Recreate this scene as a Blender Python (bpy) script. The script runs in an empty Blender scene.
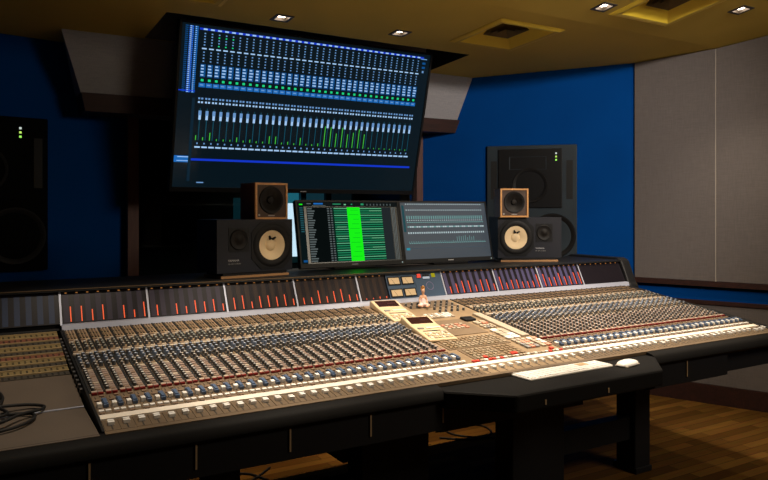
import bpy, bmesh, math, random
from mathutils import Matrix, Vector
random.seed(7)
R = math.radians
SC = bpy.context.scene
COL = SC.collection

# ------------------------------------------------------------------ materials
MATS = {}
def mat(name, col, rough=0.5, metal=0.0, emit=None, estr=0.0, var=0.0, vscale=20.0, bump=0.0, bscale=200.0, spec=0.5, coat=0.0):
    if name in MATS: return MATS[name]
    m = bpy.data.materials.new(name); m.use_nodes = True
    nt = m.node_tree; b = nt.nodes['Principled BSDF']
    b.inputs['Base Color'].default_value = (*col, 1)
    b.inputs['Roughness'].default_value = rough
    b.inputs['Metallic'].default_value = metal
    b.inputs['Specular IOR Level'].default_value = spec
    if coat: b.inputs['Coat Weight'].default_value = coat
    if emit:
        b.inputs['Emission Color'].default_value = (*emit, 1)
        b.inputs['Emission Strength'].default_value = estr
    tc = None
    if var > 0 or bump > 0:
        tc = nt.nodes.new('ShaderNodeTexCoord')
    if var > 0:
        n = nt.nodes.new('ShaderNodeTexNoise'); n.inputs['Scale'].default_value = vscale; n.inputs['Detail'].default_value = 5
        nt.links.new(tc.outputs['Object'], n.inputs['Vector'])
        r = nt.nodes.new('ShaderNodeValToRGB')
        r.color_ramp.elements[0].color = (*[c*(1-var) for c in col], 1)
        r.color_ramp.elements[1].color = (*[min(1, c*(1+var)) for c in col], 1)
        r.color_ramp.elements[0].position = .3; r.color_ramp.elements[1].position = .7
        nt.links.new(n.outputs['Fac'], r.inputs['Fac']); nt.links.new(r.outputs['Color'], b.inputs['Base Color'])
    if bump > 0:
        n2 = nt.nodes.new('ShaderNodeTexNoise'); n2.inputs['Scale'].default_value = bscale
        nt.links.new(tc.outputs['Object'], n2.inputs['Vector'])
        bp = nt.nodes.new('ShaderNodeBump'); bp.inputs['Strength'].default_value = bump; bp.inputs['Distance'].default_value = .004
        nt.links.new(n2.outputs['Fac'], bp.inputs['Height']); nt.links.new(bp.outputs['Normal'], b.inputs['Normal'])
    MATS[name] = m
    return m

def wood_floor():
    m = bpy.data.materials.new('parquet_floor'); m.use_nodes = True
    nt = m.node_tree; b = nt.nodes['Principled BSDF']; L = nt.links.new
    tc = nt.nodes.new('ShaderNodeTexCoord')
    br = nt.nodes.new('ShaderNodeTexBrick'); br.offset = .37
    br.inputs['Scale'].default_value = 1.0; br.inputs['Brick Width'].default_value = .62; br.inputs['Row Height'].default_value = .062
    br.inputs['Mortar Size'].default_value = .0016; br.inputs['Color1'].default_value = (.085, .038, .009, 1)
    br.inputs['Color2'].default_value = (.205, .098, .022, 1); br.inputs['Mortar'].default_value = (.03, .014, .006, 1)
    L(tc.outputs['Object'], br.inputs['Vector'])
    mp = nt.nodes.new('ShaderNodeMapping'); mp.inputs['Scale'].default_value = (3, 60, 1)
    L(tc.outputs['Object'], mp.inputs['Vector'])
    n = nt.nodes.new('ShaderNodeTexNoise'); n.inputs['Scale'].default_value = 2; n.inputs['Detail'].default_value = 6
    L(mp.outputs['Vector'], n.inputs['Vector'])
    mx = nt.nodes.new('ShaderNodeMix'); mx.data_type = 'RGBA'; mx.blend_type = 'MULTIPLY'; mx.inputs['Factor'].default_value = .6
    L(br.outputs['Color'], mx.inputs['A']); L(n.outputs['Color'], mx.inputs['B']); L(mx.outputs['Result'], b.inputs['Base Color'])
    b.inputs['Roughness'].default_value = .55; b.inputs['Specular IOR Level'].default_value = .01
    return m

def glass_mat():
    m = bpy.data.materials.new('window_glass'); m.use_nodes = True
    nt = m.node_tree; nt.nodes.remove(nt.nodes['Principled BSDF'])
    o = nt.nodes['Material Output']
    t = nt.nodes.new('ShaderNodeBsdfTransparent'); t.inputs['Color'].default_value = (.82, .88, .88, 1)
    g = nt.nodes.new('ShaderNodeBsdfGlossy'); g.inputs['Roughness'].default_value = .02
    f = nt.nodes.new('ShaderNodeFresnel'); f.inputs['IOR'].default_value = 1.35
    mx = nt.nodes.new('ShaderNodeMixShader')
    nt.links.new(f.outputs['Fac'], mx.inputs['Fac']); nt.links.new(t.outputs[0], mx.inputs[1]); nt.links.new(g.outputs[0], mx.inputs[2])
    nt.links.new(mx.outputs[0], o.inputs['Surface'])
    return m

def fabric(name, col):
    m = bpy.data.materials.new(name); m.use_nodes = True
    nt = m.node_tree; b = nt.nodes['Principled BSDF']; L = nt.links.new
    tc = nt.nodes.new('ShaderNodeTexCoord')
    a = nt.nodes.new('ShaderNodeMapping'); a.inputs['Scale'].default_value = (260, 260, 14)
    c = nt.nodes.new('ShaderNodeMapping'); c.inputs['Scale'].default_value = (14, 14, 260)
    L(tc.outputs['Object'], a.inputs['Vector']); L(tc.outputs['Object'], c.inputs['Vector'])
    n1 = nt.nodes.new('ShaderNodeTexNoise'); n2 = nt.nodes.new('ShaderNodeTexNoise')
    n1.inputs['Scale'].default_value = 1; n2.inputs['Scale'].default_value = 1
    L(a.outputs['Vector'], n1.inputs['Vector']); L(c.outputs['Vector'], n2.inputs['Vector'])
    ad = nt.nodes.new('ShaderNodeMath'); ad.operation = 'ADD'; L(n1.outputs['Fac'], ad.inputs[0]); L(n2.outputs['Fac'], ad.inputs[1])
    rp = nt.nodes.new('ShaderNodeMapRange'); rp.inputs['From Min'].default_value = .75; rp.inputs['From Max'].default_value = 1.25
    rp.inputs['To Min'].default_value = .90; rp.inputs['To Max'].default_value = 1.08
    L(ad.outputs[0], rp.inputs['Value'])
    mx = nt.nodes.new('ShaderNodeVectorMath'); mx.operation = 'SCALE'; mx.inputs[0].default_value = col
    L(rp.outputs['Result'], mx.inputs['Scale']); L(mx.outputs['Vector'], b.inputs['Base Color'])
    bp = nt.nodes.new('ShaderNodeBump'); bp.inputs['Strength'].default_value = .15; bp.inputs['Distance'].default_value = .002
    L(ad.outputs[0], bp.inputs['Height']); L(bp.outputs['Normal'], b.inputs['Normal'])
    b.inputs['Roughness'].default_value = .95; b.inputs['Specular IOR Level'].default_value = .1
    return m

def wood(name, c1, c2, sc=(40, 40, 3), rough=.45):
    m = bpy.data.materials.new(name); m.use_nodes = True
    nt = m.node_tree; b = nt.nodes['Principled BSDF']; L = nt.links.new
    tc = nt.nodes.new('ShaderNodeTexCoord'); a = nt.nodes.new('ShaderNodeMapping'); a.inputs['Scale'].default_value = sc
    L(tc.outputs['Object'], a.inputs['Vector'])
    n = nt.nodes.new('ShaderNodeTexNoise'); n.inputs['Scale'].default_value = 1.5; n.inputs['Detail'].default_value = 6; n.inputs['Distortion'].default_value = 1.0
    L(a.outputs['Vector'], n.inputs['Vector'])
    r = nt.nodes.new('ShaderNodeValToRGB'); r.color_ramp.elements[0].color = (*c1, 1); r.color_ramp.elements[1].color = (*c2, 1)
    r.color_ramp.elements[0].position = .3; r.color_ramp.elements[1].position = .7
    L(n.outputs['Fac'], r.inputs['Fac']); L(r.outputs['Color'], b.inputs['Base Color'])
    b.inputs['Roughness'].default_value = rough
    return m

BLUE = mat('blue_paint', (.0004, .056, .27), .8, var=.06, vscale=3, spec=.04)
CEIL = mat('ochre_ceiling_paint', (.66, .475, .095), .85, var=.05, vscale=2, spec=.2)
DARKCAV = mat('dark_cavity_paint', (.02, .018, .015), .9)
FAB = fabric('grey_brown_fabric', (.170, .150, .145))
FAB2 = fabric('pale_grey_fabric', (.34, .33, .35))
REDWOOD = wood('dark_red_wood', (.020, .006, .004), (.045, .012, .008), (3, 30, 30), .6)
FLOORM = wood_floor()
GLASS = glass_mat()
BLACK = mat('black_matte', (.008, .008, .009), .65, spec=.2)
VINYL = mat('black_vinyl', (.0045, .0038, .0034), .7, spec=.12, bump=.1, bscale=300)
STEEL = mat('dark_steel', (.007, .007, .008), .55, spec=.2)
PLASTIC = mat('black_plastic', (.008, .008, .009), .45, spec=.25)
BRONZE = mat('dark_edge_trim', (.30, .21, .12), .45)
FRONTP = mat('fader_panel_brown', (.135, .090, .050), .5, var=.10, vscale=9)
EDGEB = mat('brown_edge_bead', (.11, .07, .035), .5)
TAN = mat('tan_panel', (.27, .185, .105), .5, var=.10, vscale=9)
TAN2 = mat('tan_panel_dark', (.17, .115, .068), .55, var=.10, vscale=9)
SHELF = mat('taupe_shelf', (.105, .080, .060), .5, var=.06, vscale=8)
PINK = mat('pinkish_panel', (.30, .22, .18), .5)
SLOT = mat('slot_black', (.006, .006, .006), .7)
CREAM = mat('cream_strip', (.82, .74, .64), .5, var=.05, vscale=12)
CAPW = mat('white_cap', (.84, .81, .77), .35)
PALE = mat('pale_button', (.46, .38, .29), .4)
BROWNB = mat('brown_button', (.22, .14, .09), .45)
REDCAP = mat('red_cap', (.22, .010, .010), .4)
REDB = mat('bright_red_button', (.75, .06, .04), .4)
SALMON = mat('salmon_button', (.75, .30, .20), .4)
BLUECAP = mat('blue_cap', (.075, .115, .20), .4)
KDARK = mat('knob_dark', (.080, .078, .078), .35)
KGREY = mat('knob_grey', (.27, .26, .255), .4)
KBLUE = mat('knob_blue_grey', (.15, .19, .27), .4)
KGREEN = mat('knob_green_grey', (.17, .19, .165), .4)
KPALE = mat('knob_pale', (.55, .53, .51), .4)
RAIL = mat('aluminium_rail', (.40, .42, .52), .4, metal=.3)
METERGL = mat('smoked_meter_glass', (.009, .007, .010), .3, spec=.25)
METERLN = mat('meter_scale_strip', (.024, .018, .034), .4, spec=.2)
METERVI = mat('meter_violet_reflection', (.048, .043, .098), .35, spec=.3)  # violet reflection in the meter glass, put into the strip colour
METERDIM = mat('meter_scale_brown', (.018, .009, .007), .4, spec=.2)
METERBLUE = mat('meter_scale_blue', (.022, .034, .075), .4, spec=.2)
VUBLUE = mat('blue_grey_panel', (.030, .058, .105), .5, spec=.3)
LEDRED = mat('lit_red_bar', (.3, .02, .01), .5, emit=(1, .115, .018), estr=.80)
LEDAMB = mat('lit_amber_dot', (.3, .1, .01), .5, emit=(1, .40, .10), estr=.22)
VUFACE = mat('lit_vu_face', (.36, .26, .14), .5, emit=(1, .62, .30), estr=.22)
BEIGE = mat('beige_plastic', (.60, .46, .285), .45)
KEYT = mat('tan_key', (.33, .255, .17), .45)
DISP = mat('dark_red_display', (.03, .010, .008), .2)
WHITEP = mat('white_plastic', (.82, .78, .72), .35)
CONEW = mat('white_paper_cone', (.92, .70, .42), .7)
RUB = mat('rubber', (.010, .009, .009), .6, spec=.25)
CABM = mat('speaker_black_vinyl', (.012, .013, .020), .5, spec=.3, bump=.2, bscale=400)
AURW = wood('walnut_veneer', (.085, .034, .014), (.15, .065, .026), (6, 60, 60), .4)
AUREDGE = wood('light_wood_edge', (.58, .27, .08), (.72, .36, .12), (6, 60, 60), .45)
AURBAF = mat('brown_baffle', (.075, .045, .032), .7)
DUST = mat('dark_cone', (.012, .010, .009), .6, spec=.2)
GREYF = mat('slate_grey_frame', (.030, .042, .053), .5, spec=.25, var=.15, vscale=6)
LABELW = mat('pale_print', (.45, .45, .47), .6)
SILVER = mat('silver_metal', (.5, .5, .5), .35, metal=.8)
PADW = wood('pad_wood', (.30, .15, .06), (.42, .22, .09), (6, 60, 60), .5)

EM = {}
def em(name, c, s): 
    if name not in EM: EM[name] = mat('glow_' + name, (0, 0, 0), .5, emit=c, estr=s, spec=0)
    return EM[name]

# ------------------------------------------------------------------ mesh builder
class MB:
    def __init__(s): s.v = []; s.f = []; s.mi = []; s.ms = []; s.M = Matrix()
    def m(s, mt):
        if mt not in s.ms: s.ms.append(mt)
        return s.ms.index(mt)
    def add(s, vs, fs, mt):
        n = len(s.v); i = s.m(mt)
        s.v += [s.M @ Vector(p) for p in vs]
        for f in fs: s.f.append([k+n for k in f]); s.mi.append(i)
    def box(s, x0, x1, y0, y1, z0, z1, mt):
        s.add([(x0,y0,z0),(x1,y0,z0),(x1,y1,z0),(x0,y1,z0),(x0,y0,z1),(x1,y0,z1),(x1,y1,z1),(x0,y1,z1)],
              [(0,3,2,1),(4,5,6,7),(0,1,5,4),(1,2,6,5),(2,3,7,6),(3,0,4,7)], mt)
    def quad(s, a, b, c, d, mt): s.add([a, b, c, d], [(0,1,2,3)], mt)
    def rect(s, x0, x1, z0, z1, y, mt):         # faces -Y
        s.add([(x0,y,z0),(x1,y,z0),(x1,y,z1),(x0,y,z1)], [(0,1,2,3)], mt)
    def prism_x(s, prof, x0, x1, mt):           # prof = (y,z) points counter-clockwise seen from +X
        n = len(prof)
        s.add([(x0,y,z) for y,z in prof] + [(x1,y,z) for y,z in prof],
              [tuple(reversed(range(n))), tuple(range(n, 2*n))] + [(i, (i+1)%n, n+(i+1)%n, n+i) for i in range(n)], mt)
    def prism_z(s, prof, z0, z1, mt):
        n = len(prof)
        s.add([(x,y,z0) for x,y in prof] + [(x,y,z1) for x,y in prof],
              [tuple(reversed(range(n))), tuple(range(n, 2*n))] + [(i, (i+1)%n, n+(i+1)%n, n+i) for i in range(n)], mt)
    def prism_y(s, prof, y0, y1, mt):           # prof = (x,z)
        n = len(prof)
        s.add([(x,y0,z) for x,z in prof] + [(x,y1,z) for x,z in prof],
              [tuple(range(n)), tuple(reversed(range(n, 2*n)))] + [(i, n+i, n+(i+1)%n, (i+1)%n) for i in range(n)], mt)
    def knob(s, x, y, z, r, h, body, top, n=8, taper=.8):
        ring = [(math.cos(2*math.pi*i/n), math.sin(2*math.pi*i/n)) for i in range(n)]
        s.add([(x+r*c, y+r*t, z) for c, t in ring] + [(x+r*taper*c, y+r*taper*t, z+h) for c, t in ring],
              [(i, (i+1)%n, n+(i+1)%n, n+i) for i in range(n)], body)
        s.add([(x+r*taper*c, y+r*taper*t, z+h) for c, t in ring], [tuple(range(n))], top)
        q = r*.16; s.add([(x-q, y, z+h+.0003), (x+q, y, z+h+.0003), (x+q, y+r*taper*.95, z+h+.0003), (x-q, y+r*taper*.95, z+h+.0003)], [(0,1,2,3)], CAPW)
    def lathe(s, cx, cz, prof, mts, n=32, y=0.0):   # axis along Y; prof = (radius, y); mts per segment
        for k in range(len(prof)-1):
            (r0, y0), (r1, y1) = prof[k], prof[k+1]
            mt = mts[k] if isinstance(mts, (list, tuple)) else mts
            vs, fs = [], []
            for i in range(n):
                a = 2*math.pi*i/n; vs.append((cx+r0*math.cos(a), y+y0, cz+r0*math.sin(a)))
            if r1 < 1e-6:
                vs.append((cx, y+y1, cz)); fs = [(i, (i+1)%n, n) for i in range(n)]
            else:
                for i in range(n):
                    a = 2*math.pi*i/n; vs.append((cx+r1*math.cos(a), y+y1, cz+r1*math.sin(a)))
                fs = [(i, (i+1)%n, n+(i+1)%n, n+i) for i in range(n)]
            s.add(vs, fs, mt)
    def plate_hole(s, x0, x1, z0, z1, y, cx, cz, r, mt, n=40):   # flat plate facing -Y with a round hole
        an = sorted({2*math.pi*i/n for i in range(n)} | {math.atan2(z-cz, x-cx) % (2*math.pi) for x in (x0, x1) for z in (z0, z1)})
        vs = []
        for a in an:
            c, t = math.cos(a), math.sin(a)
            k = min(((x1-cx)/c if c > 1e-9 else (x0-cx)/c if c < -1e-9 else 1e9), ((z1-cz)/t if t > 1e-9 else (z0-cz)/t if t < -1e-9 else 1e9))
            vs += [(cx+r*c, y, cz+r*t), (cx+k*c, y, cz+k*t)]
        m = len(an)
        s.add(vs, [(2*i, 2*i+1, (2*i+3) % (2*m), (2*i+2) % (2*m)) for i in range(m)], mt)
    def tube(s, pts, r, mt, n=8):
        pts = [Vector(p) for p in pts]; vs = []; fs = []
        for k, p in enumerate(pts):
            d = (pts[min(k+1, len(pts)-1)] - pts[max(k-1, 0)]).normalized()
            up = Vector((0,0,1)) if abs(d.z) < .9 else Vector((1,0,0))
            a = d.cross(up).normalized(); b = d.cross(a)
            for i in range(n):
                t = 2*math.pi*i/n; vs.append(p + a*(r*math.cos(t)) + b*(r*math.sin(t)))
        for k in range(len(pts)-1):
            for i in range(n): fs.append((k*n+i, k*n+(i+1)%n, (k+1)*n+(i+1)%n, (k+1)*n+i))
        fs += [tuple(reversed(range(n))), tuple(range((len(pts)-1)*n, len(pts)*n))]
        s.add(vs, fs, mt)
    def build(s, name, parent=None, smooth=None, bevel=0, loc=None, rot=None):
        me = bpy.data.meshes.new(name)
        c = Vector((0,0,0))
        if loc is None and s.v:
            lo = Vector([min(p[i] for p in s.v) for i in range(3)]); hi = Vector([max(p[i] for p in s.v) for i in range(3)])
            c = (lo+hi)/2
        me.from_pydata([p-c for p in s.v], [], s.f)
        for mt in s.ms: me.materials.append(mt)
        me.polygons.foreach_set('material_index', s.mi)
        bm = bmesh.new(); bm.from_mesh(me); bmesh.ops.remove_doubles(bm, verts=bm.verts, dist=1e-6)
        bmesh.ops.recalc_face_normals(bm, faces=bm.faces); bm.to_mesh(me); bm.free()
        if smooth:
            me.shade_smooth(); me.set_sharp_from_angle(angle=R(smooth))
        o = bpy.data.objects.new(name, me); COL.objects.link(o)
        o.location = c if loc is None else loc
        if rot: o.rotation_euler = rot
        if parent: o.parent = parent
        if bevel:
            b = o.modifiers.new('edge', 'BEVEL'); b.width = bevel; b.segments = 2; b.limit_method = 'ANGLE'
        return o

def tag(o, label, cat, group=None):
    o['label'] = label; o['category'] = cat
    if group: o['group'] = group
    return o
def thing(name, label, cat, loc=(0,0,0), rot=(0,0,0), group=None):
    o = bpy.data.objects.new(name, None); COL.objects.link(o)
    o.location = loc; o.rotation_euler = rot; o.empty_display_size = .05
    return tag(o, label, cat, group)
def struct(o): o['kind'] = 'structure'; return o
def dup(o, parent=None, loc=None):
    c = o.copy(); COL.objects.link(c)
    if parent: c.parent = parent
    if loc is not None: c.location = loc
    return c
def text_mesh(txt, size, mt, name, parent, loc, rot):
    cu = bpy.data.curves.new(name, 'FONT'); cu.body = txt; cu.size = size; cu.extrude = .0003; cu.align_x = 'LEFT'
    t = bpy.data.objects.new(name + '_tmp', cu); COL.objects.link(t)
    dg = bpy.context.evaluated_depsgraph_get()
    me = bpy.data.meshes.new_from_object(t.evaluated_get(dg)); bpy.data.objects.remove(t); bpy.data.curves.remove(cu)
    me.materials.clear(); me.materials.append(mt); me.name = name
    o = bpy.data.objects.new(name, me); COL.objects.link(o); o.parent = parent; o.location = loc; o.rotation_euler = rot
    return o

# ------------------------------------------------------------------ the room
CX = 4.175; CYB = 3.44                     # corner between the blue soffit wall and the right wall
b = MB(); b.box(-2.2, 6.2, -2.6, 7.2, -.12, 0, FLOORM); struct(b.build('floor', loc=(0,0,0)))

def zf(y): return 2.30 + .06*(4.35-y)
ZCR = zf(2.93)
def zr(y): return ZCR + .15*(2.93-y)
def ceil_sheet(xs, ys, holes, zfun, name):
    b = MB()
    for i in range(len(xs)-1):
        for j in range(len(ys)-1):
            mx, my = (xs[i]+xs[i+1])/2, (ys[j]+ys[j+1])/2
            if any(h[0] < mx < h[1] and h[2] < my < h[3] for h in holes): continue
            x0, x1, y0, y1 = xs[i], xs[i+1], ys[j], ys[j+1]
            b.add([(x0,y0,zfun(y0)),(x1,y0,zfun(y0)),(x1,y1,zfun(y1)),(x0,y1,zfun(y1))], [(0,3,2,1)], CEIL)
    return struct(b.build(name, loc=(0,0,0)))
V1 = (2.63, 3.10, 3.09, 3.56); V2 = (3.17, 3.64, 2.36, 2.78); V3 = (.68, 1.15, 3.08, 3.55)
REC = (.94, 2.93, 3.77, 4.28)
DL = [(1.517, 3.602), (2.248, 3.558), (3.047, 2.725), (3.881, 2.457)]
DLH = [(x-.042, x+.042, y-.042, y+.042) for x, y in DL]
hf = [V1, V3, REC, DLH[0], DLH[1]]; hr = [V2, DLH[2], DLH[3]]
def cuts(holes, a, lo, hi): return sorted({lo, hi} | {h[a] for h in holes} | {h[a+1] for h in holes})
ceil_sheet(cuts(hf, 0, -2.2, 6.2), cuts(hf, 2, 2.93, 4.75), hf, zf, 'ceiling')
ceil_sheet(cuts(hr, 0, -2.2, 6.2), cuts(hr, 2, -2.6, 2.93), hr, zr, 'ceiling_rear')
# slot in the ceiling over the television
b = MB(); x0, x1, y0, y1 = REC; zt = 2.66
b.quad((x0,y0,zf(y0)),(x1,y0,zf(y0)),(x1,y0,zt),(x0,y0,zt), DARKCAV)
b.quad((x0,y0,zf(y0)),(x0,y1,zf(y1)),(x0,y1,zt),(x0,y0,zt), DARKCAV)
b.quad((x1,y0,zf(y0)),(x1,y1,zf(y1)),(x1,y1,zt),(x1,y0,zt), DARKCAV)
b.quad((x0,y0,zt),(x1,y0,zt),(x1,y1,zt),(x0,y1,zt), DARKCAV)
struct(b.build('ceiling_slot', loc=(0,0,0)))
# roof slab above everything
b = MB(); b.box(-2.3, 6.3, -2.7, 7.3, 3.35, 3.45, DARKCAV); struct(b.build('ceiling_slab', loc=(0,0,0)))

def wall_seg(name, p0, p1, z0, z1, mt, th=.1):
    (xa, ya), (xb, yb) = p0, p1
    dx, dy = xb-xa, yb-ya; L = math.hypot(dx, dy); nx, ny = dy/L*th, -dx/L*th
    b = MB(); b.prism_z([(xa,ya),(xb,yb),(xb+nx,yb+ny),(xa+nx,ya+ny)], z0, z1, mt)
    return struct(b.build(name, loc=(0,0,0)))
WR = (.370, -.929)                          # direction of the right wall, towards the viewer
def rw(t, off=0.0):                         # point on right wall, off = towards the room
    return (CX + WR[0]*t - .929*off, CYB + WR[1]*t - .370*off)
SW = (-.695, .72)                           # direction of the blue soffit wall, going back and left
def sw(t, off=0.0): return (CX + SW[0]*t - .72*off, CYB + SW[1]*t - .695*off)
wall_seg('wall_right', rw(6.4), rw(0), 0, 3.4, BLUE)
wall_seg('wall_front_right', sw(-.02), sw(1.66), 0, 2.62, BLUE)
wall_seg('wall_front_left', (.90, 4.62), (-.9, 4.36), 0, 2.62, BLUE)
wall_seg('wall_left', (-.9, 4.36), (-2.1, 1.2), 0, 3.4, BLUE)
wall_seg('wall_left_rear', (-2.1, 1.2), (-2.1, -2.5), 0, 3.4, FAB)
wall_seg('wall_back', (-2.1, -2.5), (6.5, -2.5), 0, 3.4, FAB)
# acoustic panels on the right wall
def rpanel(name, t0, t1, z0, z1, zc0, zc1, mt, off0, off1):
    b = MB()
    p = [rw(t0, off0), rw(t1, off0), rw(t1, off1), rw(t0, off1)]
    b.add([(p[0][0],p[0][1],z0),(p[1][0],p[1][1],z0),(p[2][0],p[2][1],z0),(p[3][0],p[3][1],z0),
           (p[0][0],p[0][1],zc0),(p[1][0],p[1][1],zc1),(p[2][0],p[2][1],zc1),(p[3][0],p[3][1],zc0)],
          [(0,3,2,1),(4,5,6,7),(0,1,5,4),(1,2,6,5),(2,3,7,6),(3,0,4,7)], mt)
    return b
def cz(t):
    y = rw(t)[1]; return (zf(y) if y > 2.93 else zr(y)) - .004
tS = .535
tag(rpanel('acoustic_panel', -.004, tS-.003, .82, 0, cz(0), cz(tS), FAB, .002, .022).build('acoustic_panel', bevel=.004),
    'grey fabric wall panel reaching the corner beside the blue wall', 'acoustic panel', 'fabric panels on the side wall')
tag(rpanel('acoustic_panel', tS+.003, 2.3, .82, 0, cz(tS), cz(2.3), FAB, .002, .022).build('acoustic_panel', bevel=.004),
    'wide grey fabric wall panel beyond the vertical seam, away from the blue wall', 'acoustic panel', 'fabric panels on the side wall')
tag(rpanel('acoustic_panel', -.004, 2.3, .125, 0, .665, .665, FAB, .002, .022).build('acoustic_panel', bevel=.004),
    'low grey fabric panel under the blue stripe behind the console end', 'acoustic panel')
struct(rpanel('', .0, 2.3, .785, 0, .82, .82, REDWOOD, .002, .030).build('trim_1'))
struct(rpanel('', .0, 2.3, .665, 0, .69, .69, REDWOOD, .002, .030).build('trim_2'))
SEAMM = mat('pale_seam', (.42, .37, .33), .7)
struct(rpanel('', tS-.003, tS+.003, .82, 0, cz(tS)-.002, cz(tS)-.002, SEAMM, .002, .0235).build('trim_4'))
struct(rpanel('', .0, 2.3, 0, 0, .125, .125, REDWOOD, .002, .034).build('baseboard_right'))

# sloped bulkhead panel over the window, wooden beam under it
b = MB()
tl, tr, bl, br_ = (.495, 4.29, 2.304), (3.36, 4.285, 2.304), (.608, 4.38, 1.972), (3.285, 4.37, 1.985)
b.add([bl, br_, tr, tl, (.495, 4.29, 2.75), (3.36, 4.285, 2.75),
       (.608, 4.6, 1.972), (3.285, 4.6, 1.985), (3.36, 4.6, 2.75), (.495, 4.6, 2.75)],
      [(0,1,2,3), (3,2,5,4), (6,9,8,7), (0,3,4,9,6), (1,7,8,5,2), (4,5,8,9), (0,6,7,1)], FAB2)
struct(b.build('wall_bulkhead', loc=(0,0,0)))
b = MB(); b.add([(.608,4.36,1.972),(3.29,4.35,1.985),(3.26,4.37,1.888),(.632,4.38,1.868),
                 (.608,4.62,1.972),(3.29,4.62,1.985),(3.26,4.62,1.888),(.632,4.62,1.868)],
                [(0,3,2,1),(4,5,6,7),(0,1,5,4),(1,2,6,5),(2,3,7,6),(3,0,4,7)], REDWOOD)
struct(b.build('trim_3', loc=(0,0,0)))
# control room window
WINW = wood('window_post_wood', (.11, .05, .045), (.16, .075, .065), (30, 30, 3), .5)
b = MB()
b.box(.90, .965, 4.55, 4.66, .0, 1.885, WINW); b.box(3.03, 3.085, 4.55, 4.66, .0, 1.885, WINW)
b.box(.965, 3.03, 4.56, 4.66, .0, .72, BLACK)
win = struct(b.build('window_1', loc=(0,0,0)))
b = MB(); b.box(.965, 3.03, 4.60, 4.608, .72, 1.885, GLASS); b.build('pane', win)
# recording room beyond the glass
LIVE = mat('live_room_dark_paint', (.012, .016, .018), .9)
TEAL = mat('live_room_teal_paint', (.02, .13, .17), .8)
wall_seg('wall_live_back', (5.5, 6.8), (-1.5, 6.8), 0, 3.2, LIVE)
wall_seg('wall_live_left', (-1.2, 6.8), (-1.2, 4.6), 0, 3.2, LIVE)
wall_seg('wall_live_right', (5.3, 3.9), (5.3, 6.8), 0, 3.2, LIVE)
b = MB(); b.box(-1.2, 5.3, 4.78, 6.9, 2.72, 2.76, LIVE); struct(b.build('ceiling_live', loc=(0,0,0)))
b = MB()
wx0, wx1, wz0, wz1 = 2.75, 3.66, .82, 1.62
b.box(wx0-.06, wx1+.06, 6.72, 6.8, wz1, wz1+.06, TEAL); b.box(wx0-.06, wx1+.06, 6.72, 6.8, wz0-.06, wz0, TEAL)
b.box(wx0-.06, wx0, 6.72, 6.8, wz0, wz1, TEAL)
for x in (3.04, 3.33, wx1): b.box(x, x+.06, 6.72, 6.8, wz0, wz1, TEAL)
w2 = struct(b.build('window_2', loc=(0,0,0)))
b = MB(); b.box(wx0, 3.04, 6.775, 6.785, wz0, 1.37, em('pale_blind', (.70, .85, 1.0), 1.3))
b.build('lit_blind', w2)
b = MB(); b.box(wx0, 3.04, 6.775, 6.785, 1.37, wz1, em('teal_sky', (.03, .26, .36), .55)); b.box(3.10, 3.33, 6.775, 6.785, wz0, wz1, em('dark_teal_sky', (.02, .09, .13), .35))
b.box(3.39, 3.66, 6.775, 6.785, wz0, wz1, em('night_sky', (.01, .02, .025), .3)); b.box(2.34, 2.69, 6.775, 6.785, 1.02, 1.42, em('faint_teal', (.02, .13, .17), .12)); b.build('pane', w2)

# ------------------------------------------------------------------ ceiling fittings
TRIMM = mat('downlight_trim', (.05, .04, .03), .5)
LAMPM = mat('lamp_glow', (1, 1, 1), .5, emit=(1, .80, .62), estr=14)
dl_labels = ['square recessed downlight above the big television, beside the dim vent', 'square recessed downlight above the television\'s top corner, next to the large vent',
             'square recessed downlight between two ceiling vents near the ceiling crease', 'square recessed downlight in the ceiling above the grey fabric wall']
for i, (x, y) in enumerate(DL):
    front = i < 2
    z = zf(y) if front else zr(y)
    sl = math.atan(.06 if front else .15)
    t = thing('downlight', dl_labels[i], 'downlight', (x, y, z), (-sl, 0, 0), 'recessed ceiling downlights')
    b = MB()
    for a in ((-.052,.052,-.052,-.034), (-.052,.052,.034,.052), (-.052,-.034,-.034,.034), (.034,.052,-.034,.034)):
        b.box(a[0], a[1], a[2], a[3], -.004, .006, TRIMM)
    b.build('trim_ring', t, loc=(0,0,0))
    b = MB()
    for (xa, ya, xb, yb) in ((-.034,-.034,.034,-.034), (.034,-.034,.034,.034), (.034,.034,-.034,.034), (-.034,.034,-.034,-.034)):
        b.quad((xa,ya,.006),(xb,yb,.006),(xb,yb,.06),(xa,ya,.06), TRIMM)
    b.box(-.034, .034, -.034, .034, .06, .064, TRIMM); b.build('housing', t, loc=(0,0,0))
    b = MB(); b.M = Matrix.Rotation(math.pi/2, 4, 'X')
    b.lathe(0, 0, [(.0, .008), (.024, .010), (.031, .020), (.028, .050)], [LAMPM, LAMPM, TRIMM], 16); b.build('lamp', t, loc=(0,0,0))

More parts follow.
